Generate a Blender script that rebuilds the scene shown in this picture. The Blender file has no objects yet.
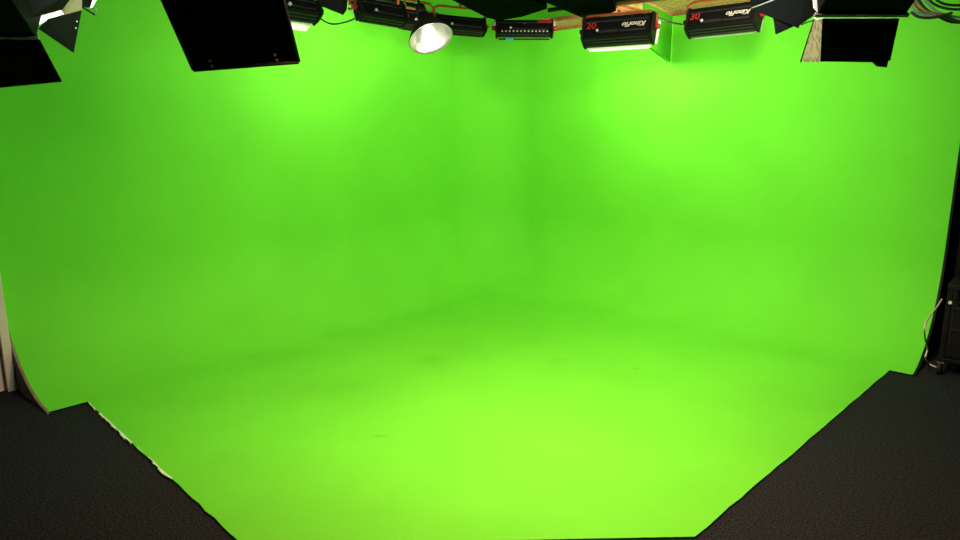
import bpy, bmesh, math, random
from mathutils import Vector, Matrix
random.seed(7)
sc = bpy.context.scene
COL = sc.collection

# ------------------------------------------------------------------ camera, world, exposure
F_PX, PITCH, CAM_H = 665.0, math.radians(11.3), 1.75
cam_d = bpy.data.cameras.new('camera')
cam_d.sensor_width = 36.0
cam_d.lens = F_PX / 960.0 * 36.0
cam_d.clip_start = 0.05
cam = bpy.data.objects.new('camera', cam_d)
COL.objects.link(cam)
cam.location = (0, 0, CAM_H)
cam.rotation_euler = (math.pi / 2 - PITCH, 0, 0)
sc.camera = cam

world = bpy.data.worlds.new('world')
sc.world = world
world.use_nodes = True
world.node_tree.nodes['Background'].inputs[0].default_value = (0.8, 1.0, 0.8, 1)
world.node_tree.nodes['Background'].inputs[1].default_value = 0.004

sc.view_settings.view_transform = 'Standard'
sc.view_settings.look = 'None'
sc.view_settings.gamma = 1.0
sc.view_settings.use_curve_mapping = False
sc.view_settings.exposure = 0.0
# lamp powers in watts of the radiometric kind, every lamp sits in its own fixture further down
WASH = {'fin': 27.0, 'rods': 2.8, 'corner': 5.0, 'next': 2.5, 'short': 4.5, 'five': 21.0, 'flap': 4.0}
ADDED_OVERHEAD = 127.0  # power of the unseen bank added to brighten the floor
KEY_A, KEY_B, KEY_C, KEY_D = 1.5, 23.0, 25.0, 58.0
COOL = (0.90, 1.0, 0.85)
WASHCOL = (1.0, 0.82, 0.66)
WARM = (1.0, 0.80, 0.62)
TUNGSTEN = (1.0, 0.53, 0.42)

# ------------------------------------------------------------------ pixel and studio coordinates
_c, _s = math.cos(PITCH), math.sin(PITCH)
EYE = Vector((0, 0, CAM_H))
def ray(x, y):
    u, v = (x - 480.0) / F_PX, (270.0 - y) / F_PX
    return Vector((u, _c + v * _s, -_s + v * _c))
def at(x, y, Y):                      # the point seen at a pixel, Y metres into the room
    d = ray(x, y)
    return EYE + d * (Y / d.y)
def on_floor(x, y, z=0.0):
    d = ray(x, y)
    return EYE + d * ((z - CAM_H) / d.z)
CORNER = Vector((0.13, 8.59, 0))
A = Vector((-0.6634, -0.7482, 0)).normalized()     # along the left wall, away from the corner
B = Vector((-A.y, A.x, 0)); B = Vector((0.7482, -0.6634, 0)).normalized()
def st(s, t, z=0.0):
    return CORNER + A * s + B * t + Vector((0, 0, z))
def to_st(p):
    q = p - CORNER
    return q.dot(A), q.dot(B)
def at_t(x, y, t):                    # pixel seen on the vertical plane t = const
    d = ray(x, y)
    k = (t - (EYE - CORNER).dot(B)) / d.dot(B)
    return EYE + d * k
def at_z(x, y, z):
    d = ray(x, y)
    return EYE + d * ((z - CAM_H) / d.z)

# ------------------------------------------------------------------ materials
MATS = {}
def mat(name, col, rough=0.6, metal=0.0, spec=0.5, noise=None, bump=None, emit=None, trans=0.0):
    """noise = (scale, second colour, low, high); bump = (scale, strength)"""
    if name in MATS:
        return MATS[name]
    m = bpy.data.materials.new(name); m.use_nodes = True
    nt = m.node_tree; b = nt.nodes['Principled BSDF']
    b.inputs['Base Color'].default_value = (*col, 1)
    b.inputs['Roughness'].default_value = rough
    b.inputs['Metallic'].default_value = metal
    b.inputs['Specular IOR Level'].default_value = spec
    tc = nt.nodes.new('ShaderNodeTexCoord')
    if noise:
        n = nt.nodes.new('ShaderNodeTexNoise'); n.inputs['Scale'].default_value = noise[0]
        n.inputs['Detail'].default_value = 4
        nt.links.new(tc.outputs['Object'], n.inputs['Vector'])
        r = nt.nodes.new('ShaderNodeValToRGB')
        r.color_ramp.elements[0].position = noise[2]; r.color_ramp.elements[0].color = (*col, 1)
        r.color_ramp.elements[1].position = noise[3]; r.color_ramp.elements[1].color = (*noise[1], 1)
        nt.links.new(n.outputs['Fac'], r.inputs['Fac'])
        nt.links.new(r.outputs['Color'], b.inputs['Base Color'])
    if bump:
        n2 = nt.nodes.new('ShaderNodeTexNoise'); n2.inputs['Scale'].default_value = bump[0]
        n2.inputs['Detail'].default_value = 3
        nt.links.new(tc.outputs['Object'], n2.inputs['Vector'])
        bp = nt.nodes.new('ShaderNodeBump'); bp.inputs['Strength'].default_value = bump[1]
        bp.inputs['Distance'].default_value = 0.01
        nt.links.new(n2.outputs['Fac'], bp.inputs['Height'])
        nt.links.new(bp.outputs['Normal'], b.inputs['Normal'])
    if emit:
        b.inputs['Emission Color'].default_value = (*emit[0], 1)
        b.inputs['Emission Strength'].default_value = emit[1]
    if trans:
        b.inputs['Transmission Weight'].default_value = trans
    MATS[name] = m
    return m

GREEN = (0.107, 0.59, 0.024)
GREEN2 = (0.117, 0.63, 0.027)
M_green = mat('green_paint', GREEN, 0.62, spec=0.28, noise=(1.3, GREEN2, 0.35, 0.7), bump=(140, 0.03))

def green_floor_material():
    m = bpy.data.materials.new('green_floor_paint'); m.use_nodes = True
    nt = m.node_tree; b = nt.nodes['Principled BSDF']
    b.inputs['Roughness'].default_value = 0.75
    b.inputs['Specular IOR Level'].default_value = 0.15
    geo = nt.nodes.new('ShaderNodeNewGeometry')
    n = nt.nodes.new('ShaderNodeTexNoise'); n.inputs['Scale'].default_value = 1.6; n.inputs['Detail'].default_value = 5
    nt.links.new(geo.outputs['Position'], n.inputs['Vector'])
    r = nt.nodes.new('ShaderNodeValToRGB')
    r.color_ramp.elements[0].position = 0.30; r.color_ramp.elements[0].color = (0.107, 0.585, 0.024, 1)
    r.color_ramp.elements[1].position = 0.68; r.color_ramp.elements[1].color = (0.119, 0.635, 0.027, 1)
    nt.links.new(n.outputs['Fac'], r.inputs['Fac'])
    col = r.outputs['Color']
    # worn, slightly dirty patches of the painted floor: centre, radius, strength, stretch
    for (px, py, rad, k, sx) in ((432, 360, 0.22, 0.22, 1), (560, 361, 0.17, 0.20, 1), (318, 392, 0.42, 0.13, 0.55),
                                 (400, 395, 0.36, 0.07, 1), (637, 369, 0.05, 0.35, 1), (380, 436, 0.04, 0.35, 0.4),
                                 (492, 325, 0.35, 0.06, 0.6), (225, 465, 0.3, 0.06, 1)):
        c = on_floor(px, py, 0.012)
        mp = nt.nodes.new('ShaderNodeMapping')
        mp.inputs['Location'].default_value = (-c.x * sx, -c.y, -c.z)
        mp.inputs['Scale'].default_value = (sx, 1, 1)
        nt.links.new(geo.outputs['Position'], mp.inputs['Vector'])
        ln = nt.nodes.new('ShaderNodeVectorMath'); ln.operation = 'LENGTH'
        nt.links.new(mp.outputs['Vector'], ln.inputs[0])
        nn = nt.nodes.new('ShaderNodeTexNoise'); nn.inputs['Scale'].default_value = 1.5 / rad; nn.inputs['Detail'].default_value = 4
        nt.links.new(mp.outputs['Vector'], nn.inputs['Vector'])
        ad = nt.nodes.new('ShaderNodeMath'); ad.operation = 'MULTIPLY_ADD'
        nt.links.new(nn.outputs['Fac'], ad.inputs[0]); ad.inputs[1].default_value = rad * 0.9
        nt.links.new(ln.outputs['Value'], ad.inputs[2])
        mr = nt.nodes.new('ShaderNodeMapRange'); mr.interpolation_type = 'SMOOTHSTEP'
        mr.inputs['From Min'].default_value = rad * 0.35; mr.inputs['From Max'].default_value = rad * 1.35
        mr.inputs['To Min'].default_value = k; mr.inputs['To Max'].default_value = 0
        nt.links.new(ad.outputs[0], mr.inputs['Value'])
        mx = nt.nodes.new('ShaderNodeMix'); mx.data_type = 'RGBA'
        nt.links.new(mr.outputs['Result'], mx.inputs['Factor'])
        nt.links.new(col, mx.inputs['A']); mx.inputs['B'].default_value = (0.07, 0.26, 0.012, 1)
        col = mx.outputs['Result']
    nt.links.new(col, b.inputs['Base Color'])
    n2 = nt.nodes.new('ShaderNodeTexNoise'); n2.inputs['Scale'].default_value = 60
    nt.links.new(geo.outputs['Position'], n2.inputs['Vector'])
    bp = nt.nodes.new('ShaderNodeBump'); bp.inputs['Strength'].default_value = 0.06; bp.inputs['Distance'].default_value = 0.01
    nt.links.new(n2.outputs['Fac'], bp.inputs['Height']); nt.links.new(bp.outputs['Normal'], b.inputs['Normal'])
    return m
M_green_floor = green_floor_material()
M_carpet = mat('carpet', (0.004, 0.0048, 0.0045), 0.95, spec=0.08, noise=(110, (0.034, 0.047, 0.045), 0.36, 0.72), bump=(240, 0.9))
M_dark_wall = mat('dark_wall', (0.012, 0.012, 0.012), 0.9, spec=0.1, noise=(3, (0.018, 0.018, 0.018), 0.4, 0.6))
M_cream = mat('cream_paint', (0.58, 0.58, 0.42), 0.6, spec=0.3, noise=(4, (0.64, 0.64, 0.48), 0.4, 0.6))
M_brown = mat('board_edge', (0.20, 0.165, 0.105), 0.8, noise=(20, (0.15, 0.12, 0.075), 0.4, 0.6))
M_chip = mat('chipped_paint', (0.66, 0.85, 0.58), 0.7, noise=(60, (0.45, 0.72, 0.32), 0.4, 0.65))
M_black = mat('black_enamel', (0.0035, 0.0036, 0.0034), 0.6, spec=0.15, noise=(30, (0.005, 0.005, 0.0046), 0.4, 0.6))
M_black2 = mat('black_plastic', (0.007, 0.0074, 0.007), 0.55, spec=0.2, noise=(40, (0.011, 0.0115, 0.0105), 0.4, 0.6))
M_corr = mat('corrugated_black', (0.017, 0.019, 0.017), 0.5, spec=0.3, noise=(30, (0.025, 0.028, 0.025), 0.4, 0.6))
M_grey = mat('grey_metal', (0.30, 0.31, 0.29), 0.45, metal=0.7, noise=(30, (0.38, 0.39, 0.36), 0.4, 0.6))
M_alu = mat('worn_aluminium', (0.34, 0.37, 0.30), 0.45, metal=0.2, noise=(45, (0.13, 0.145, 0.11), 0.45, 0.62), bump=(90, 0.4))
M_orange = mat('orange_yoke_paint', (0.40, 0.075, 0.02), 0.5, noise=(25, (0.28, 0.05, 0.015), 0.4, 0.65))
M_rust = mat('rusty_steel', (0.32, 0.12, 0.04), 0.7, noise=(30, (0.20, 0.07, 0.03), 0.4, 0.65))
M_mesh = mat('galvanised_wire', (0.52, 0.33, 0.14), 0.55, metal=0.2, noise=(20, (0.42, 0.20, 0.07), 0.4, 0.65))
M_board = mat('matt_black_board', (0.006, 0.007, 0.006), 1.0, spec=0.0, noise=(15, (0.009, 0.010, 0.009), 0.4, 0.6))
M_pipe = mat('dark_pipe', (0.010, 0.012, 0.010), 0.6, spec=0.2, noise=(15, (0.015, 0.018, 0.015), 0.4, 0.6))
M_white = mat('white_reflector', (0.85, 0.86, 0.80), 0.5, noise=(20, (0.80, 0.82, 0.74), 0.4, 0.6))
def translucent(name, col, k):
    m = bpy.data.materials.new(name); m.use_nodes = True
    nt = m.node_tree; b = nt.nodes['Principled BSDF']; out = nt.nodes['Material Output']
    tc = nt.nodes.new('ShaderNodeTexCoord'); n = nt.nodes.new('ShaderNodeTexNoise'); n.inputs['Scale'].default_value = 14
    nt.links.new(tc.outputs['Object'], n.inputs['Vector'])
    r = nt.nodes.new('ShaderNodeValToRGB'); r.color_ramp.elements[0].color = (*[c * .85 for c in col], 1); r.color_ramp.elements[1].color = (*col, 1)
    nt.links.new(n.outputs['Fac'], r.inputs['Fac']); nt.links.new(r.outputs['Color'], b.inputs['Base Color'])
    t = nt.nodes.new('ShaderNodeBsdfTranslucent'); nt.links.new(r.outputs['Color'], t.inputs['Color'])
    mx = nt.nodes.new('ShaderNodeMixShader'); mx.inputs[0].default_value = k
    nt.links.new(b.outputs[0], mx.inputs[1]); nt.links.new(t.outputs[0], mx.inputs[2]); nt.links.new(mx.outputs[0], out.inputs['Surface'])
    return m
M_flap = translucent('white_diffusion', (0.92, 0.94, 0.86), 0.6)
M_gel = translucent('straw_gel', (0.62, 0.60, 0.30), 0.6)
M_glow = mat('lit_diffuser', (0.9, 0.9, 0.85), 0.6, emit=((0.95, 1.0, 0.86), 0.6), noise=(12, (0.86, 0.87, 0.82), 0.4, 0.6))
M_lit = mat('self_lit_diffusion', (0.92, 0.92, 0.86), 0.6, emit=((1.0, 0.98, 0.90), 0.9), noise=(12, (0.86, 0.87, 0.80), 0.4, 0.6))  # own emission stands in for lamplight on the diffusion sheets
M_bulb = mat('lit_bulb', (1, 1, 1), 0.4, emit=((1.0, 0.97, 0.92), 6.0), noise=(10, (0.98, 0.98, 0.98), 0.4, 0.6))
M_bowl = mat('spun_aluminium', (0.52, 0.54, 0.44), 0.28, metal=0.9, noise=(14, (0.34, 0.37, 0.26), 0.4, 0.6))
M_red = mat('red_lettering', (0.42, 0.02, 0.015), 0.5, noise=(30, (0.34, 0.02, 0.015), 0.4, 0.6))
M_ivory = mat('ivory_lettering', (0.62, 0.63, 0.55), 0.5, noise=(60, (0.5, 0.51, 0.44), 0.4, 0.6))
M_brass = mat('brass_rivet', (0.40, 0.33, 0.16), 0.4, metal=0.8, noise=(80, (0.30, 0.25, 0.12), 0.4, 0.6))
M_cable = mat('black_rubber', (0.014, 0.018, 0.014), 0.6, noise=(20, (0.02, 0.025, 0.02), 0.4, 0.6))
M_cable_brown = mat('brown_cable', (0.26, 0.15, 0.06), 0.6, noise=(20, (0.2, 0.11, 0.05), 0.4, 0.6))
M_cable_grey = mat('grey_green_cable', (0.20, 0.30, 0.18), 0.6, noise=(20, (0.15, 0.24, 0.14), 0.4, 0.6))
M_cable_cream = mat('cream_cable', (0.55, 0.50, 0.36), 0.6, noise=(20, (0.5, 0.45, 0.32), 0.4, 0.6))
M_cyan = mat('cyan_tape', (0.02, 0.55, 0.65), 0.5, noise=(40, (0.02, 0.48, 0.58), 0.4, 0.6))
M_drape = mat('black_drape', (0.006, 0.006, 0.006), 0.95, spec=0.05, noise=(40, (0.009, 0.009, 0.009), 0.4, 0.6))

# ------------------------------------------------------------------ mesh helpers
class MB:
    def __init__(self): self.v, self.f, self.sm = [], [], []
    def add(self, vs, fs, smooth=False):
        o = len(self.v); self.v += [Vector(p) for p in vs]
        for f in fs: self.f.append([i + o for i in f]); self.sm.append(smooth)
        return self
    def box(self, lo, hi, M=None):
        x0, y0, z0 = lo; x1, y1, z1 = hi
        vs = [Vector(p) for p in ((x0,y0,z0),(x1,y0,z0),(x1,y1,z0),(x0,y1,z0),(x0,y0,z1),(x1,y0,z1),(x1,y1,z1),(x0,y1,z1))]
        if M: vs = [M @ p for p in vs]
        return self.add(vs, [(0,3,2,1),(4,5,6,7),(0,1,5,4),(1,2,6,5),(2,3,7,6),(3,0,4,7)])
    def prism(self, sec, x0, x1):          # section points (y, z) swept along x
        n = len(sec)
        vs = [(x0, y, z) for y, z in sec] + [(x1, y, z) for y, z in sec]
        fs = [(i, (i+1) % n, n + (i+1) % n, n + i) for i in range(n)] + [tuple(range(n))[::-1], tuple(range(n, 2*n))]
        return self.add(vs, fs)
    def slab(self, pts, th, n=None):       # polygon with thickness along its normal
        pts = [Vector(p) for p in pts]; k = len(pts)
        if n is None:
            n = Vector((0,0,0))
            for i in range(k): n += pts[i].cross(pts[(i+1) % k])
            n.normalize()
        q = [p + n * th for p in pts]
        return self.add(pts + q, [tuple(range(k))[::-1], tuple(range(k, 2*k))] + [(i, (i+1) % k, k + (i+1) % k, k + i) for i in range(k)])
    def tube(self, pts, r, seg=8, caps=True):
        pts = [Vector(p) for p in pts]; n = len(pts); o = len(self.v); up = None
        for i, p in enumerate(pts):
            d = (pts[min(i+1, n-1)] - pts[max(i-1, 0)]).normalized()
            if up is None:
                up = d.orthogonal().normalized()
            up = (up - d * up.dot(d)).normalized(); w = d.cross(up)
            for k in range(seg):
                a = 2 * math.pi * k / seg
                self.v.append(p + (up * math.cos(a) + w * math.sin(a)) * r)
        for i in range(n - 1):
            for k in range(seg):
                self.f.append([o+i*seg+k, o+i*seg+(k+1)%seg, o+(i+1)*seg+(k+1)%seg, o+(i+1)*seg+k]); self.sm.append(True)
        if caps:
            self.f.append([o+k for k in range(seg)][::-1]); self.sm.append(False)
            self.f.append([o+(n-1)*seg+k for k in range(seg)]); self.sm.append(False)
        return self
    def lathe(self, prof, seg=40):         # (r, z) about z
        o = len(self.v); n = len(prof)
        for r, z in prof:
            for k in range(seg):
                a = 2 * math.pi * k / seg
                self.v.append(Vector((r * math.cos(a), r * math.sin(a), z)))
        for i in range(n - 1):
            for k in range(seg):
                self.f.append([o+i*seg+k, o+i*seg+(k+1)%seg, o+(i+1)*seg+(k+1)%seg, o+(i+1)*seg+k]); self.sm.append(True)
        return self
    def build(self, name, m, parent=None, bevel=0.0, local=None):
        me = bpy.data.meshes.new(name)
        vs = self.v
        if local is not None:
            vs = [local @ p for p in vs]
        me.from_pydata([tuple(p) for p in vs], [], self.f)
        me.polygons.foreach_set('use_smooth', self.sm)
        bm = bmesh.new(); bm.from_mesh(me)
        bmesh.ops.recalc_face_normals(bm, faces=bm.faces)
        bm.to_mesh(me); bm.free()
        me.materials.append(m); me.update()
        o = bpy.data.objects.new(name, me); COL.objects.link(o)
        if parent: o.parent = parent
        if bevel:
            b = o.modifiers.new('bevel', 'BEVEL'); b.width = bevel; b.segments = 2; b.limit_method = 'ANGLE'
        return o
def tag(o, label, cat=None, group=None, kind=None):
    o['label'] = label
    if cat: o['category'] = cat
    if group: o['group'] = group
    if kind: o['kind'] = kind
    return o
def empty(name, M):
    o = bpy.data.objects.new(name, None); COL.objects.link(o)
    o.empty_display_size = 0.1
    o.matrix_world = M
    return o
def spline(pts, n=8):
    pts = [Vector(p) for p in pts]; out = []
    for i in range(len(pts) - 1):
        p0, p1, p2, p3 = pts[max(i-1, 0)], pts[i], pts[i+1], pts[min(i+2, len(pts)-1)]
        for k in range(n):
            t = k / n
            out.append(0.5 * ((2*p1) + (p2-p0)*t + (2*p0-5*p1+4*p2-p3)*t*t + (3*p1-p0-3*p2+p3)*t**3))
    out.append(pts[-1]); return out
def text_mesh(body, size, name, m, parent, M, shear=0.0, bold=0.0, width=None):
    cu = bpy.data.curves.new(name, 'FONT'); cu.body = body; cu.size = size; cu.shear = shear
    cu.align_x = 'CENTER'; cu.align_y = 'CENTER'; cu.extrude = 0.0012; cu.offset = bold; cu.resolution_u = 3
    tmp = bpy.data.objects.new('tmp', cu); COL.objects.link(tmp)
    bpy.context.view_layer.update()
    me = bpy.data.meshes.new_from_object(tmp.evaluated_get(bpy.context.evaluated_depsgraph_get()))
    bpy.data.objects.remove(tmp); bpy.data.curves.remove(cu)
    me.name = name
    if width:
        xs = [v.co.x for v in me.vertices]; k = width / (max(xs) - min(xs))
        for v in me.vertices: v.co.x *= k
    me.transform(M); me.materials.clear(); me.materials.append(m)
    o = bpy.data.objects.new(name, me); COL.objects.link(o); o.parent = parent
    return o
def area_light(name, parent, M, sx, sy, power, col, spread=math.pi):
    d = bpy.data.lights.new(name, 'AREA'); d.shape = 'RECTANGLE'; d.size = sx; d.size_y = sy
    d.energy = power; d.color = col; d.spread = spread
    o = bpy.data.objects.new(name, d); COL.objects.link(o); o.parent = parent; o.matrix_local = M
    return o

# ------------------------------------------------------------------ the studio shell
ZF = 0.012                    # top of the green floor sheet above the carpet
R, RV = 0.85, 0.66            # floor cove and upright corner cove
H = 3.55
SL, SR = 5.34, 4.89
prof = [(0.0, H), (0.0, 2.9), (0.0, 2.2), (0.0, 1.5), (0.0, R + ZF)]
NP = 22
for i in range(1, NP + 1):
    a = math.pi / 2 * i / NP
    prof.append((R - R * math.cos(a), ZF + R - R * math.sin(a)))
def grid(cols):
    n = len(cols[0]); vs = [p for c in cols for p in c]; fs = []
    for i in range(len(cols) - 1):
        for k in range(n - 1):
            fs.append((i*n+k, i*n+k+1, (i+1)*n+k+1, (i+1)*n+k))
    return vs, fs
def sheet(name, cols, m):
    vs, fs = grid(cols); mb = MB().add(vs, fs, True)
    return mb.build(name, m)
NS = 14
left = sheet('wall_left', [[st(d + RV + (SL - d - RV) * i / NS, d, z) for d, z in prof] for i in range(NS + 1)], M_green_floor)
tag(left, 'chroma green studio wall curving into the floor beside the cream door frame', kind='structure')
right = sheet('wall_right', [[st(d, d + RV + (SR - d - RV) * i / NS, z) for d, z in prof] for i in range(NS + 1)], M_green_floor)
tag(right, 'chroma green studio wall curving into the floor beside the black drape', kind='structure')
cols = []
for i in range(21):
    a = math.pi / 2 * i / 20
    cols.append([st(d + RV - RV * math.cos(a), d + RV - RV * math.sin(a), z) for d, z in prof])
corner = sheet('wall_corner', cols, M_green_floor)
tag(corner, 'rounded upright corner joining the two green walls', kind='structure')

# green floor sheet
fl = []
for i in range(13):
    a = math.pi / 2 * i / 12
    fl.append((R + RV - RV * math.cos(a), R + RV - RV * math.sin(a)))
P_l0 = to_st(on_floor(88, 402, ZF)); P_l1 = to_st(on_floor(239, 541, ZF))
P_f1 = to_st(on_floor(695, 536.5, ZF)); P_r0 = to_st(on_floor(888, 371.5, ZF))
front = on_floor(230, 545.5, ZF)
edge = [(P_l0[0], R)]
def rough_edge(p, q, n, amp):
    out = []
    for i in range(n + 1):
        k = i / n; j = amp * (random.random() - 0.5) if 0 < i < n else 0
        dx, dy = q[0] - p[0], q[1] - p[1]; L = math.hypot(dx, dy)
        out.append((p[0] + dx * k - dy / L * j, p[1] + dy * k + dx / L * j))
    return out
left_edge = rough_edge(P_l0, P_l1, 26, 0.009)
right_edge = rough_edge(P_f1, P_r0, 26, 0.009)
poly = fl + edge + left_edge + [to_st(front)] + right_edge + [(R, P_r0[1])]
# (arc runs from the s = R side to the t = R side; reversed order keeps the outline simple)
arc = fl[:]
poly = arc + edge + left_edge + [to_st(front)] + right_edge + [(R, P_r0[1])]
top = [st(s_, t_, ZF) for s_, t_ in poly]; bot = [st(s_, t_, 0.0) for s_, t_ in poly]
n = len(poly)
gf = MB().add(top + bot, [tuple(range(n))] + [(i, (i+1) % n, n + (i+1) % n, n + i) for i in range(n)]).build('floor_green', M_green_floor)
bm = bmesh.new(); bm.from_mesh(gf.data); bmesh.ops.triangulate(bm, faces=[f for f in bm.faces if len(f.verts) > 4]); bm.to_mesh(gf.data); bm.free()
tag(gf, 'chroma green painted studio floor with cut corners and scuff marks', kind='structure')
# pale chipped paint along the two cut edges
def chips(name, edge_pts, k0, k1, wmin, wmax, gaps):
    mb = MB()
    m_ = len(edge_pts) - 1
    for i in range(m_):
        k = i / m_
        if k < k0 or k > k1 or random.random() < gaps: continue
        p, q = edge_pts[i], edge_pts[i+1]
        dx, dy = q[0]-p[0], q[1]-p[1]; L = math.hypot(dx, dy); nx, ny = -dy / L, dx / L
        w0, w1 = random.uniform(wmin, wmax), random.uniform(wmin, wmax)
        e = 0.004
        quad = [(p[0]+nx*e, p[1]+ny*e), (q[0]+nx*e, q[1]+ny*e), (q[0]-nx*w1, q[1]-ny*w1), (p[0]-nx*w0, p[1]-ny*w0)]
        mb.slab([st(u, v, ZF - 0.008) for u, v in quad], 0.010, Vector((0, 0, 1)))
    o = mb.build(name, M_chip, gf); o['kind'] = 'stuff'
    return o
c1 = chips('chipped_paint_edge', [(a_, b_) for a_, b_ in left_edge], 0.0, 0.62, -0.002, 0.014, 0.12)
c1['label'] = 'pale chipped paint along the floor edge by the cream door frame'

# carpet over the whole studio
carpet = MB().add([(-7, -3, 0), (7, -3, 0), (7, 10, 0), (-7, 10, 0)], [(0, 1, 2, 3)]).build('floor', M_carpet)
tag(carpet, 'dark charcoal speckled carpet around the green floor', kind='structure')
ceil = MB().box((-7, -3, H + 0.0), (7, 10, H + 0.1)).build('ceiling', M_dark_wall)
tag(ceil, 'black studio ceiling above the lighting grid', kind='structure')
for nm, lo, hi in (('wall_back', (-7, -3.1, 0), (7, -3.0, H)), ('wall_side_left', (-7.1, -3, 0), (-7.0, 10, H)), ('wall_side_right', (7.0, -3, 0), (7.1, 10, H))):
    o = MB().box(lo, hi).build(nm, M_dark_wall); tag(o, 'dark studio wall behind the camera side', kind='structure')

# board ends that close the cove at both wall ends
def end_panel(name, at_end, m, parent):
    pts = [(d, z) for d, z in prof if z < 3.0 or d == 0]
    sec = [at_end(-0.06, H), at_end(-0.06, 0.0)] + [at_end(R, 0.0)] + [at_end(d, z) for d, z in reversed(prof)]
    nn = (at_end(0, 0) - at_end(0, 0, 0.02)).normalized()
    mb = MB(); mb.slab(sec, 0.018, nn)
    o = mb.build(name, m, parent)
    bm = bmesh.new(); bm.from_mesh(o.data); bmesh.ops.triangulate(bm, faces=[f for f in bm.faces if len(f.verts) > 4]); bm.to_mesh(o.data); bm.free()
    return o
end_panel('end_board', lambda d, z, e=0: st(SL - e, d, z), M_brown, left)
end_panel('end_board', lambda d, z, e=0: st(d, SR - e, z), M_black, right)

# cream wall with door frame boards past the end of the left wall
cw = MB()
cw.slab([st(SL + 0.10, -0.10, 0), st(SL + 2.2, -0.10, 0), st(SL + 2.2, -0.10, H), st(SL + 0.10, -0.10, H)], 0.06, -B)
o = cw.build('wall_cream', M_cream); tag(o, 'cream painted wall past the end of the green wall', kind='structure')
fr = bpy.data.objects.new('trim_1', None); COL.objects.link(fr)
tag(fr, 'cream wooden door frame boards beside the green wall', kind='structure')
for (s0, s1, t0, t1) in ((SL + 0.022, SL + 0.075, -0.10, 0.22), (SL + 0.08, SL + 0.13, -0.10, 0.17), (SL + 0.135, SL + 0.19, -0.10, 0.11)):
    MB().slab([st(s0, t0, 0), st(s1, t0, 0), st(s1, t1, 0), st(s0, t1, 0)], H, Vector((0, 0, 1))).build('frame_board', M_cream, fr, 0.004)

# ------------------------------------------------------------------ wire mesh ledge and pipes under the ceiling
ZM = 2.95
def mesh_deck(name, s0, s1, t0, t1, label):
    e = empty(name, Matrix.Translation(st(s0, t0, ZM)))
    inv = e.matrix_world.inverted()
    mb = MB(); w = 0.0036; gap = 0.052
    k = int((s1 - s0) / gap)
    for i in range(k + 1):
        s_ = s0 + (s1 - s0) * i / k
        mb.slab([st(s_ - w, t0, ZM), st(s_ + w, t0, ZM), st(s_ + w, t1, ZM), st(s_ - w, t1, ZM)], 0.004, Vector((0, 0, 1)))
    k = int((t1 - t0) / gap)
    for i in range(k + 1):
        t_ = t0 + (t1 - t0) * i / k
        mb.slab([st(s0, t_ - w, ZM + .004), st(s0, t_ + w, ZM + .004), st(s1, t_ + w, ZM + .004), st(s1, t_ - w, ZM + .004)], 0.004, Vector((0, 0, 1)))
    o = mb.build('wire_mesh', M_mesh, e, local=inv); o['kind'] = 'stuff'
    for (p, q, u, v) in ((s0, s0, t0, t1), (s1, s1, t0, t1), (s0, s1, t0, t0), (s0, s1, t1, t1)):
        g = 0.016
        if p == q: quad = [st(p - g, u, ZM - .02), st(p + g, u, ZM - .02), st(p + g, v, ZM - .02), st(p - g, v, ZM - .02)]
        else: quad = [st(p, u - g, ZM - .02), st(q, u - g, ZM - .02), st(q, u + g, ZM - .02), st(p, u + g, ZM - .02)]
        MB().slab(quad, 0.035, Vector((0, 0, 1))).build('edge_angle', M_rust, e, local=inv)
    return tag(e, label, 'mesh ledge', 'wire mesh ledges round the top of the green walls')
mesh_deck('mesh_ledge', 0.04, 0.56, 0.72, 2.2, 'wire mesh ledge panel against the green wall, beside the rounded corner')
mesh_deck('mesh_ledge', 0.04, 0.84, 2.25, 3.6, 'wire mesh ledge panel above the lettered lamp banks')
mesh_deck('mesh_ledge', 0.90, 2.05, 0.04, 0.62, 'wire mesh ledge panel above the bowl lamp')

# dark boarded section between the ledges, seen over the central lamp bank
db = MB().slab([at_z(520, -8, 2.868), at_z(586, 19.5, 2.868), at_z(606, 16, 2.868), at_z(616, 11, 2.868), at_z(612, -8, 2.868)], 0.05, Vector((0, 0, 1))).build('hanging_board', M_board, None, 0.004)
tag(db, 'dark board fixed under the mesh above the central lamp bank', 'board')

db = MB().slab([at_z(436, -8, 2.868), at_z(487, 18, 2.868), at_z(500, 20.5, 2.868), at_z(522, 17, 2.868), at_z(547, 9, 2.868), at_z(517, -8, 2.868)], 0.05, Vector((0, 0, 1))).build('hanging_board', M_board, None, 0.004)  # board added to darken the bright wall above the lamps
tag(db, 'added dark board darkening the gap between the bowl lamp and the capped bank', 'board')

def pipe(p, q, r, m, label):
    e = MB().tube([p, q], r, 14).build('lighting_pipe', m)
    return tag(e, label, 'pipe', 'lighting pipes under the ceiling')
ZP = 2.95
pipe(st(1.0, 1.6, ZP), st(1.0, 4.7, ZP), 0.02, M_pipe, 'dark pipe parallel to the green wall by the drape, carrying two lettered lamp banks')
pipe(st(1.9, 0.80, ZP), st(4.6, 0.80, ZP), 0.02, M_pipe, 'dark pipe parallel to the green wall by the cream frame, carrying lamp banks')
pw = at(488, 3.6, 6.9); pw2 = at(524, 1.6, 6.6)
tag(MB().tube([pw, pw2], 0.010, 10).build('conduit_rod', M_grey), 'thin pale metal rod above the central lamp bank', 'rod')

# green painted bracket fin carrying the ledge on the right wall
br = [st(0.0, 0, 0)]
b_far_bot = at(667, 62, 6.93); b_far_top = Vector((b_far_bot.x, b_far_bot.y, ZM - 0.03))
b_near = at(641, 43, 6.28); b_near_top = Vector((b_near.x, b_near.y, ZM - 0.03))
tag(MB().slab([b_far_bot, b_far_top, b_near_top, b_near], 0.035).build('wall_bracket', M_green, None, 0.003),
    'green painted fin bracket under the mesh ledge beside the lettered lamp bank', 'bracket')

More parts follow.
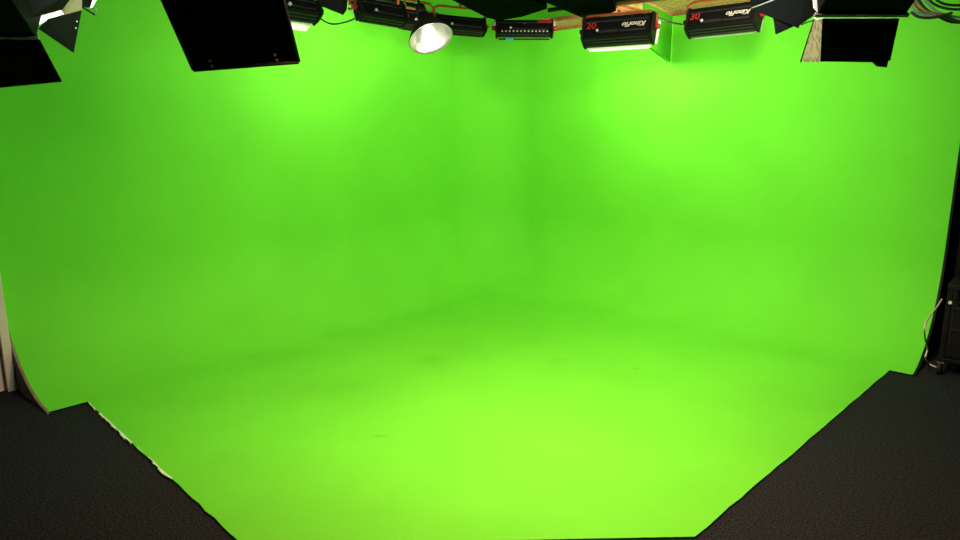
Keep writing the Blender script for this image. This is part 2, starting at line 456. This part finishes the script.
# ------------------------------------------------------------------ fluorescent lamp banks
def frame(loc, xdir, tilt):
    """x = width, y = aim, z = up of the fixture; tilt degrees the aim points below horizontal"""
    x = Vector((xdir.x, xdir.y, 0)).normalized(); f = Vector((0, 0, 1)).cross(x)
    t = math.radians(tilt)
    y = (f * math.cos(t) - Vector((0, 0, 1)) * math.sin(t)).normalized(); z = x.cross(y)
    M = Matrix((x, y, z)).transposed().to_4x4(); M.translation = loc
    return M
def lamp_bank(loc, xdir, tilt, W, label, power, number=None, logo=True, dots=False, hb=0.095, hf=0.14, D=0.17,
              flap=0.02, flen=0.04, yoke_h=0.16, col=WASHCOL, group='fluorescent lamp banks round the green walls', glow=True, name='lamp_bank', spread=math.pi):
    M = frame(loc, xdir, tilt)
    e = empty(name, M)
    w = W / 2
    sec = [(0, -hb), (0, hb), (D * 0.55, hf * 0.98), (D, hf), (D, -hf), (D * 0.55, -hf * 0.98)]
    MB().prism(sec, -w + 0.02, w - 0.02).build('housing', M_black, e, 0.006)
    for s_ in (-1, 1):
        sec2 = [(-0.012, -hb - .004), (-0.012, hb + .004), (D * .55, hf + .008), (D + .006, hf + .01), (D + .006, -hf - .01), (D * .55, -hf - .008)]
        MB().prism(sec2, min(s_ * (w - .02), s_ * w), max(s_ * (w - .02), s_ * w)).build('end_cap', M_black2, e, 0.005)
    # ribs of the corrugated side and the raised rails on the back
    for sgn in (-1, 1):
        for k in range(3):
            y0, z0 = 0.02 + k * 0.03, hb + (hf - hb) * (0.02 + k * 0.03) / (D * .55) + 0.001
            mb = MB().box((-w + .03, y0, -.004), (w - .03, y0 + .016, .006), Matrix.Translation((0, 0, sgn * z0)))
            mb.build('side_rib', M_corr, e, 0.002)
    MB().box((-w + .03, -.010, hb * .42), (w - .05, 0, hb * .56)).build('back_rail', M_corr, e, 0.002)
    MB().box((-w + .14, -.012, -hb * .62), (w * .05, 0, -hb * .40)).build('back_rail', M_corr, e, 0.002)
    MB().box((w * .08, -.010, -hb * .62), (w - .06, 0, -hb * .46)).build('back_rail', M_corr, e, 0.002)
    MB().tube([(-w + .15, 0, -hb * .42), (-w + .15, -.02, -hb * .42)], .012, 12).build('knob', M_ivory, e)
    # lit front and white reflector flaps
    if glow:
        MB().box((-w + .03, D - .03, -hf + .012), (w - .03, D + .004, hf - .012)).build('diffuser', M_glow, e)
    for sgn in (-1, 1):
        q = [(-w + .02, D, sgn * hf), (w - .02, D, sgn * hf), (w - .05, D + flen, sgn * (hf + flap)), (-w + .05, D + flen, sgn * (hf + flap))]
        MB().slab(q, .004).build('reflector_flap', M_flap, e)
        q = [(sgn * w, D, -hf), (sgn * w, D, hf), (sgn * (w + flap * .7), D + flen, hf - .02), (sgn * (w + flap * .7), D + flen, -hf + .02)]
        MB().slab(q, .004).build('reflector_flap', M_flap, e)
    # yoke: U of orange tube standing up from both ends to the pipe clamp
    up = M.to_3x3().inverted() @ Vector((0, 0, 1))
    c0 = Vector((0, D * .45, 0))
    top = c0 + up * yoke_h
    yk = [c0 + Vector((-w - .015, 0, 0)), c0 + Vector((-w - .015, 0, 0)) + up * (yoke_h * .85), top + Vector((-w * .86, 0, 0)), top + Vector((w * .86, 0, 0)),
          c0 + Vector((w + .015, 0, 0)) + up * (yoke_h * .85), c0 + Vector((w + .015, 0, 0))]
    y_ = MB().tube(yk, .011, 8).build('yoke', M_orange, e)
    MB().tube([top, top + up * .03], .016, 10).build('pipe_clamp', M_rust, e)
    for s_ in (-1, 1):
        MB().tube([c0 + Vector((s_ * (w + .001), 0, 0)), c0 + Vector((s_ * (w + .04), 0, 0))], .022, 12).build('yoke_knob', M_red, e)
    # writing on the back
    face = Matrix.Rotation(math.pi / 2, 4, 'X')     # text plane -> x right, z up, facing -y
    if logo:
        text_mesh('KinoFlo', hb * .62, 'maker_logo', M_ivory, e,
                  Matrix.Translation((w * .48, -.006, hb * .02)) @ face @ Matrix.Rotation(math.pi, 4, 'Z'), shear=0.35, bold=0.0016, width=W * .33)
    if number:
        text_mesh(number, hb * .95, 'number_sign', M_red, e, Matrix.Translation((-w * .74, -.006, hb * .12)) @ face, bold=0.002)
    if dots:
        for k in range(13):
            x = -w * .78 + k * (w * 1.56 / 12)
            MB().tube([(x, -.001, -hb * .84), (x, -.006, -hb * .84)], .009, 8).build('vent_cap', M_ivory, e)
    if power:
        area_light('tubes', e, Matrix.Translation((0, D + .012, 0)) @ Matrix.Rotation(math.pi / 2, 4, 'X'), W - .08, 2 * hf - .04, power, col, spread)
    tag(e, label, 'studio light', group)
    return e


XL = -A
lamp_bank(at(617, 25.5, 6.15), (B + Vector((.25, .12, 0))).normalized(), 24, 0.64, 'black lamp bank with script logo, glowing white flaps, beside the green fin bracket', WASH['fin'], number='20', yoke_h=.13, hb=.10, hf=.125, D=.13, flen=.03)
lamp_bank(at(721, 15, 5.75), B, 22, 0.60, 'black lamp bank with script logo, between mesh ledge and small black barn doors', WASH['rods'], number='30', hb=.09, hf=.11, D=.12, flap=.005, flen=.016)
lb = lamp_bank(at(524.5, 26, 7.05), Vector((1, 0.02, 0)), 32, 0.58, 'black lamp bank with a row of pale caps, facing the rounded corner', WASH['corner'], logo=False, dots=True, yoke_h=.02, hb=.08, hf=.085, D=.075, flap=-.02, flen=.02)
for sx in (-1, 1):
    MB().tube([(sx * .30, -.02, -.01), (sx * .30, -.02, .075)], .008, 8).build('handle', M_ivory, lb)
MB().box((.13, -.014, .035), (.28, 0, .06)).build('name_plate', M_red, lb, .002)
MB().box((-.19, .06, -.118), (-.11, .07, -.083)).build('tape_tag', M_cyan, lb, .002)
lamp_bank(at(462, 22.5, 6.95), (XL + Vector((.45, -.15, 0))).normalized(), 22, 0.54, 'plain black lamp bank next to the bank with pale caps', WASH['next'], logo=False, hb=.07, hf=.08, D=.09, flap=-.02, flen=.02)
lamp_bank(at(419, 17.5, 6.4), XL, 22, 0.40, 'short black lamp bank half hidden behind the lit bowl lamp', WASH['short'], logo=False, hb=.07, hf=.08, D=.09, flap=-.02, flen=.02)
lb = lamp_bank(at(384, 9, 5.75), XL, 22, 0.50, 'plain black lamp bank with a red number five at its end', WASH['five'], logo=False, hb=.07, hf=.08, D=.09, flap=-.02, flen=.02)
text_mesh('5', .11, 'number_sign', M_red, lb, lb.matrix_world.inverted() @ Matrix.Translation(at(351, 5, 5.44)) @ Matrix.Rotation(math.pi / 2, 4, 'X'), bold=.003)
lamp_bank(at(296, 3, 4.85), XL, 20, 0.42, 'lamp bank with bright white flap, partly behind the large riveted barn door', WASH['flap'], logo=False, hb=.05, hf=.07, D=.12, flap=.03, flen=.06)

# ------------------------------------------------------------------ big barn door heads hanging nearer the camera
def head(name, p1, p2, tilt, height, depth, power, col, label, cat='studio light', aim=None, light_size=None, spread=math.pi):
    """housing whose lower front edge runs p1 -> p2 (left to right)"""
    mid = (p1 + p2) / 2; x = p2 - p1
    M = frame(mid, x, tilt); e = empty(name, M); w = x.length / 2
    mb = MB(); t = .012
    mb.box((-w, -depth, 0), (-w + t, 0, height)).box((w - t, -depth, 0), (w, 0, height)).box((-w + t, -depth, 0), (w - t, 0, t)).box((-w + t, -depth, height - t), (w - t, 0, height)).box((-w, -depth - t, 0), (w, -depth, height))
    MB().prism([(0, 0), (0, height), (-depth, height), (-depth, height * .35), (-depth * .8, 0)], -w, w).build('housing', M_black, e, 0.006)
    for k in range(3):
        z = height * (.45 + .16 * k)
        MB().box((-w * .8, -depth - .012, z), (w * .8, -depth, z + .02)).build('cooling_rib', M_black2, e, 0.002)
    MB().box((-w - .01, -.006, -.008), (w + .01, .008, .006)).build('front_rim', M_grey, e, 0.001)
    MB().box((-w - .01, -.006, height - .006), (w + .01, .008, height + .008)).build('front_rim', M_grey, e, 0.001)
    MB().box((-w + .03, .001, .03), (w - .03, .006, height - .03)).build('lens', M_glow, e)
    # far door, tipped outwards
    MB().slab([(-w, .008, height), (w, .008, height), (w * .8, .22, height + .16), (-w * .8, .22, height + .16)], .004).build('barn_door', M_black, e)
    up = M.to_3x3().inverted() @ Vector((0, 0, 1)); c = Vector((0, -depth * .5, height * .5))
    yk = [c + Vector((-w - .02, 0, 0)), c + Vector((-w - .02, 0, 0)) + up * .38, c + Vector((w + .02, 0, 0)) + up * .38, c + Vector((w + .02, 0, 0))]
    MB().tube(yk, .012, 8).build('yoke', M_black2, e)
    MB().tube([c + up * .38, c + up * .50], .018, 10).build('pipe_clamp', M_grey, e)
    area_light('lamp', e, Matrix.Translation((0, .012, height * .5)) @ Matrix.Rotation(math.pi / 2 - (aim or 0), 4, 'X'), 2 * w - .08, height - .08, power, col, spread)
    tag(e, label, cat)
    return e
def world_part(mb, name, m, parent, bevel=0.0):
    return mb.build(name, m, parent, bevel, local=parent.matrix_world.inverted())
def rivets(parent, pts, r=.006):
    for p in pts:
        world_part(MB().tube([p, p + Vector((0, -.006, 0))], r, 8), 'rivet', M_brass, parent)

# the head with the large riveted door
D0 = 2.9
h2 = head('barn_door_light', at(146, -36, D0), at(275, -33, D0), 42, .40, .34, KEY_B, COOL, 'large black studio light whose riveted barn door hangs over the green wall')
door = [at(194, 70, D0 + .13), at(299, 62, D0 + .13), at(275, -33, D0 + .012), at(147, -36, D0 + .012)]
d2 = world_part(MB().slab(door, .008), 'barn_door', M_black, h2, .002)
d2['label'] = 'large black door leaf with two pairs of brass rivets'
for (u, v) in ((0, 1), (1, 2), (3, 0)):
    world_part(MB().tube([door[u] + Vector((0, -.004, 0)), door[v] + Vector((0, -.004, 0))], .009, 8), 'rolled_edge', M_black2, h2)
for p in ((210, 61), (212, 66), (275, 55), (277, 60)):
    rivets(h2, [at(p[0], p[1], D0 + .105)], .0065)

# the head at the left with open side door and white diffusion
D1 = 3.05
h1 = head('barn_door_light', at(-52, 43, D1 - .05), at(35, 30, D1), 36, .36, .30, KEY_A, WARM, 'black studio light with two open doors and white diffusion, beside the cream frame side')
world_part(MB().slab([at(62, 82, D1 + .15), at(-62, 94, D1 + .12), at(-50, 44, D1 - .04), at(36, 33, D1 + .01)], .006), 'barn_door', M_black, h1, .002)
world_part(MB().slab([at(26, -10, D1 - .02), at(27, 18, D1 - .02), at(44, 14, D1 + .05), at(61, 9.5, D1 + .13), at(70, -2, D1 + .14), at(72, -10, D1 + .14)], .01), 'side_plate', M_black, h1, .002)
sd = [at(39, 29, D1 + .02), at(49, 19, D1 + .05), at(82, 10.5, D1 + .22), at(74, 53, D1 + .20)]
world_part(MB().slab(sd, .006), 'barn_door', M_black, h1, .002)
for p in ((77, 21.5), (76, 28)):
    world_part(MB().tube([at(p[0], p[1], D1 + .185), at(p[0], p[1], D1 + .205)], .004, 8), 'rivet', M_white, h1)
world_part(MB().slab([at(27, 17, D1 + .02), at(30, 31, D1 + .02), at(38, 26, D1 + .05), at(50, 18.5, D1 + .10), at(64, 14, D1 + .16), at(60, 9, D1 + .16), at(44, 13.5, D1 + .08)][::-1], .003), 'diffusion_sheet', M_lit, h1)
world_part(MB().slab([at(60, 10, D1 + .17), at(64, 15, D1 + .17), at(82, 9.5, D1 + .24), at(82, -8, D1 + .24), at(68, -8, D1 + .17)][::-1], .003), 'colour_gel', M_gel, h1)
world_part(MB().slab([at(78, -8, D1 + .25), at(82, 7, D1 + .25), at(90, 8, D1 + .26), at(95, -8, D1 + .26)], .004), 'barn_door', M_black2, h1)
world_part(MB().slab([at(88.5, 8, D1 + .265), at(92, 8.5, D1 + .265), at(101, -8, D1 + .27), at(94, -8, D1 + .27)], .003), 'diffusion_sheet', M_lit, h1)
world_part(MB().tube(spline([at(78, 5, D1 + .24), at(87, 10, D1 + .245), at(95, 15, D1 + .25)], 4), .004, 8), 'clip', M_black2, h1)
world_part(MB().tube(spline([at(90, 9, D1 + .25), at(95, 8, D1 + .25), at(96, 11, D1 + .25), at(93, 13, D1 + .25)], 4), .0025, 6), 'wire_loop', M_grey, h1)

# the head at the right with silver side door
D3 = 3.0
h3 = head('barn_door_light', at(817, 13, D3), at(906, 16, D3), 40, .36, .30, KEY_C, COOL, 'black studio light with worn silver side door, beside the cable bundle')
world_part(MB().slab([at(820, 61, D3 + .13), at(878, 62, D3 + .13), at(890, 60, D3 + .13), at(899, 18, D3 + .012), at(822, 18, D3 + .012)], .006), 'barn_door', M_black, h3, .002)
sv = world_part(MB().slab([at(801, 61.5, D3 + .36), at(822, 62, D3 + .15), at(824, 18, D3 + .03), at(815, 19, D3 + .13)], .005), 'barn_door', M_alu, h3, .001)
sv['label'] = 'worn silver door leaf'
world_part(MB().tube([at(815, 18, D3 + .12), at(801, 61.5, D3 + .35)], .005, 8), 'rolled_edge', M_black2, h3)
world_part(MB().slab([at(872, 62, D3 + .15), at(876, 66, D3 + .15), at(886.5, 67, D3 + .15), at(899, 19, D3 + .03), at(888, 19, D3 + .03)], .005), 'barn_door', M_black2, h3, .001)
world_part(MB().slab([at(812, -6, D3 - .04), at(813.5, 8, D3 - .03), at(817, 12, D3 - .02), at(816, -6, D3 - .03)], .003), 'diffusion_sheet', M_lit, h3)

# the smaller head behind it
D4 = 4.2
h4 = head('barn_door_light', at(748, -26, D4), at(814, -26, D4), 40, .34, .28, KEY_D, WARM, 'smaller black studio light with overlapping doors, beside a lettered lamp bank')
world_part(MB().slab([at(745, -26, D4 + .01), at(752, 10, D4 + .09), at(773, 18, D4 + .10), at(797, 27, D4 + .10), at(816.5, 13.5, D4 + .08), at(816, -26, D4 + .01)], .006), 'barn_door', M_black, h4, .002)
world_part(MB().slab([at(772, 12, D4 + .12), at(775.5, 34.5, D4 + .16), at(793, 26.5, D4 + .16), at(800, 10, D4 + .12)], .006), 'barn_door', M_black2, h4, .002)
world_part(MB().slab([at(791, 20, D4 + .18), at(793, 26, D4 + .19), at(798.5, 28.5, D4 + .19), at(800, 20, D4 + .18)], .006), 'barn_door', M_black2, h4, .001)
world_part(MB().tube([at(751.5, 8, D4 + .03), at(764, 3.5, D4 + .0), at(780, -3, D4 - .03)], .0045, 6), 'scrim_rod', M_ivory, h4)

# small barn door lamp behind the flap bank
h5 = head('barn_door_light', at(312, -22, 5.3), at(350, -17, 5.45), 40, .22, .2, 0.001, COOL, 'small black light whose pointed door hangs before the red number five')
world_part(MB().slab([at(313, -20, 5.33), at(318, 5, 5.35), at(343, 15, 5.48), at(346.5, 10, 5.5), at(349, -14, 5.47)], .006), 'barn_door', M_black, h5, .002)

# unseen lamp bank added above the frame to brighten the front of the floor
lamp_bank(Vector((.42, 2.75, 3.05)), Vector((1, 0, 0)), 73, 1.0, 'added wide lamp bank, out of view, brightening the front of the green floor', ADDED_OVERHEAD, logo=False, group=None, col=TUNGSTEN, spread=2.3, hb=.1, hf=.16, D=.16)
# pipes that carry the heads
pipe(Vector((-2.2, 2.75, 3.36)), Vector((2.4, 2.75, 3.36)), .024, M_pipe, 'dark pipe above the large barn door lights')

# ------------------------------------------------------------------ bowl lamp
cb = at(431, 39, 4.6)
nrm = Vector((.30, -.47, -.83)).normalized()
zax = -nrm; xax = Vector((1, 0, 0)); xax = (xax - zax * xax.dot(zax)).normalized(); yax = zax.cross(xax)
MBW = Matrix((xax, yax, zax)).transposed().to_4x4(); MBW.translation = cb
bl = empty('bowl_lamp', MBW)
Rb = .145
outer = [(Rb + .004, 0), (Rb + .006, .004), (Rb, .012)] + [(Rb * math.sqrt(max(0, 1 - k / 10)) + .002, .012 + .15 * k / 10) for k in range(1, 9)] + [(.045, .16), (.04, .2), (.0, .2)]
inner = [(Rb + .004, 0), (Rb - .003, .004)] + [(Rb * math.sqrt(max(0, 1 - k / 10)) - .004, .006 + .15 * k / 10) for k in range(1, 9)] + [(.04, .145), (0, .147)]
ob = MB().lathe(outer, 48).build('bowl_shell', M_black2, bl)
ib = MB().lathe(inner, 48).build('reflector', M_bowl, bl)
bulb = [(0, .018), (.018, .02), (.032, .032), (.038, .052), (.034, .075), (.022, .1), (.018, .14)]
MB().lathe(bulb, 24).build('bulb', M_bulb, bl)
MB().lathe([(.0, .2), (.034, .2), (.034, .27), (.0, .275)], 20).build('socket', M_black2, bl)
sk = MBW @ Vector((0, 0, .27))
world_part(MB().tube(spline([sk, sk + Vector((-.02, .06, .1)), Vector((sk.x - .02, sk.y + .07, 3.0)), Vector((sk.x - .02, sk.y + .07, H - .01))], 6), .009, 8), 'stem', M_black2, bl)
pl = bpy.data.lights.new('bulb_light', 'POINT'); pl.energy = 2.8; pl.color = (1, .95, .85); pl.shadow_soft_size = .03
plo = bpy.data.objects.new('bulb_light', pl); COL.objects.link(plo); plo.parent = bl; plo.location = (0, 0, -.005)
tag(bl, 'round polished bowl lamp with its bare bulb lit', 'studio light')

# ------------------------------------------------------------------ cables
def cable(pts, r, m, label, group=None, n=8):
    return tag(MB().tube(spline(pts, n), r, 8).build('cable', m), label, 'cable', group)
cable([at(313, 9, 5.15), at(319, 17, 5.15), at(327, 22.5, 5.2), at(335, 24, 5.2), at(346, 22, 5.25), at(355, 18.5, 5.3)], .006, M_cable, 'thin black cable sagging below the pointed barn door')
cable([at(655, 17.3, 6.25), at(662, 19.3, 6.2), at(670, 22, 6.15), at(682, 24.5, 6.15)], .007, M_cable, 'black cable sagging between the two lettered lamp banks')
cable([at(801.5, 24.8, 4.15), at(808, 22, 4.2), at(819, 19, 4.0)], .004, M_cable, 'short thin cable from overlapping doors to the silver door light')
rc = [(M_cable, 911, 12, 919, 17, 934, 17.5, 952, 13), (M_cable_grey, 905, -6, 913, 9, 921, 14.5, 936, 16), (M_cable_brown, 912, -6, 918, 4, 928, 12, 946, 15),
      (M_cable, 914, -8, 925, 8, 938, 15, 968, 24), (M_cable_grey, 918, -8, 930, 6, 944, 15, 968, 18), (M_cable, 922, -8, 934, 4, 950, 9, 970, 9),
      (M_cable, 926, -10, 938, 1, 950, 5, 972, 5), (M_cable_brown, 909, -8, 917, 8, 930, 14, 948, 14.5), (M_cable, 934, 14, 943, 19, 952, 22, 970, 23)]
lab = {'black_rubber': 'black cable in the bundle hanging beside the silver door light', 'grey_green_cable': 'grey cable in the bundle hanging beside the silver door light',
       'brown_cable': 'brown cable in the bundle hanging beside the silver door light'}
for i, (m, *q) in enumerate(rc):
    Y = 3.9 + .035 * i
    cable([at(q[k], q[k+1], Y) for k in range(0, 8, 2)], .0075, m, lab[m.name], 'bundle of cables beside the silver door light')

# ------------------------------------------------------------------ right end: drape, cart, cream cable
cols = []
for i in range(91):
    k = i / 90
    t_ = SR + .07 + 2.0 * k; s_ = -.14 + .05 * math.sin(k * 62) + .02 * math.sin(k * 23 + 1)
    cols.append([st(s_, t_, z) for z in (.02, .8, 1.6, 2.4, H - .05)])
vs, fs = grid(cols)
dr = MB().add(vs, fs, True).build('drape', M_drape)
sdm = dr.modifiers.new('thickness', 'SOLIDIFY'); sdm.thickness = .006
tag(dr, 'black pleated drape hanging past the end of the green wall', 'curtain')

cart_o = st(.46, SR + .12, 0)
CM = Matrix((B, -A, Vector((0, 0, 1)))).transposed().to_4x4(); CM.translation = cart_o
ca = empty('equipment_cart', CM)
CW, CD, CH = .75, .42, .66
for x in (.02, CW - .02):
    for y in (-CD / 2 + .02, CD / 2 - .02):
        MB().box((x - .016, y - .016, .10), (x + .016, y + .016, CH)).build('post', M_black, ca, .003)
        cst = MB().tube([(x - .014, y, .045), (x + .014, y, .045)], .045, 16).build('caster', M_black2, ca)
        MB().tube([(x - .018, y, .045), (x + .018, y, .045)], .012, 10).build('axle', M_grey, cst)
        MB().box((x - .02, y - .012, .085), (x + .02, y + .012, .105)).build('caster_fork', M_grey, ca)
MB().box((0, -CD / 2, CH), (CW, CD / 2, CH + .03)).build('top_shelf', M_black, ca, .004)
MB().box((0, -CD / 2, .10), (CW, CD / 2, .13)).build('bottom_shelf', M_black, ca, .004)
MB().box((.05, -CD / 2 + .03, .13), (CW - .05, CD / 2 - .03, .52)).build('equipment_case', M_black, ca, .01)
for y in (-CD / 2 + .03,):
    MB().box((.05, y - .006, .34), (CW - .05, y, .36)).build('case_trim', M_black2, ca, .001)
MB().tube([(.03, -CD / 2, .56), (.03, -CD / 2 - .02, .56)], .012, 10).build('knob', M_ivory, ca)
tag(ca, 'black wheeled equipment cart in front of the black drape', 'cart')
cp = [at_t(942, 299, SR + .05), at_t(937, 307, SR + .05), at_t(929, 317, SR + .06), at_t(924.5, 327, SR + .07), at_t(925, 338, SR + .07), at_t(927.5, 349, SR + .06), at_t(925.5, 357, SR + .06)]
cp += [on_floor(928, 362.5, .03), on_floor(932, 365.5, .008), on_floor(936, 367, .008)]
cable(cp, .006, M_cable_cream, 'cream cable hanging in a curve beside the equipment cart')
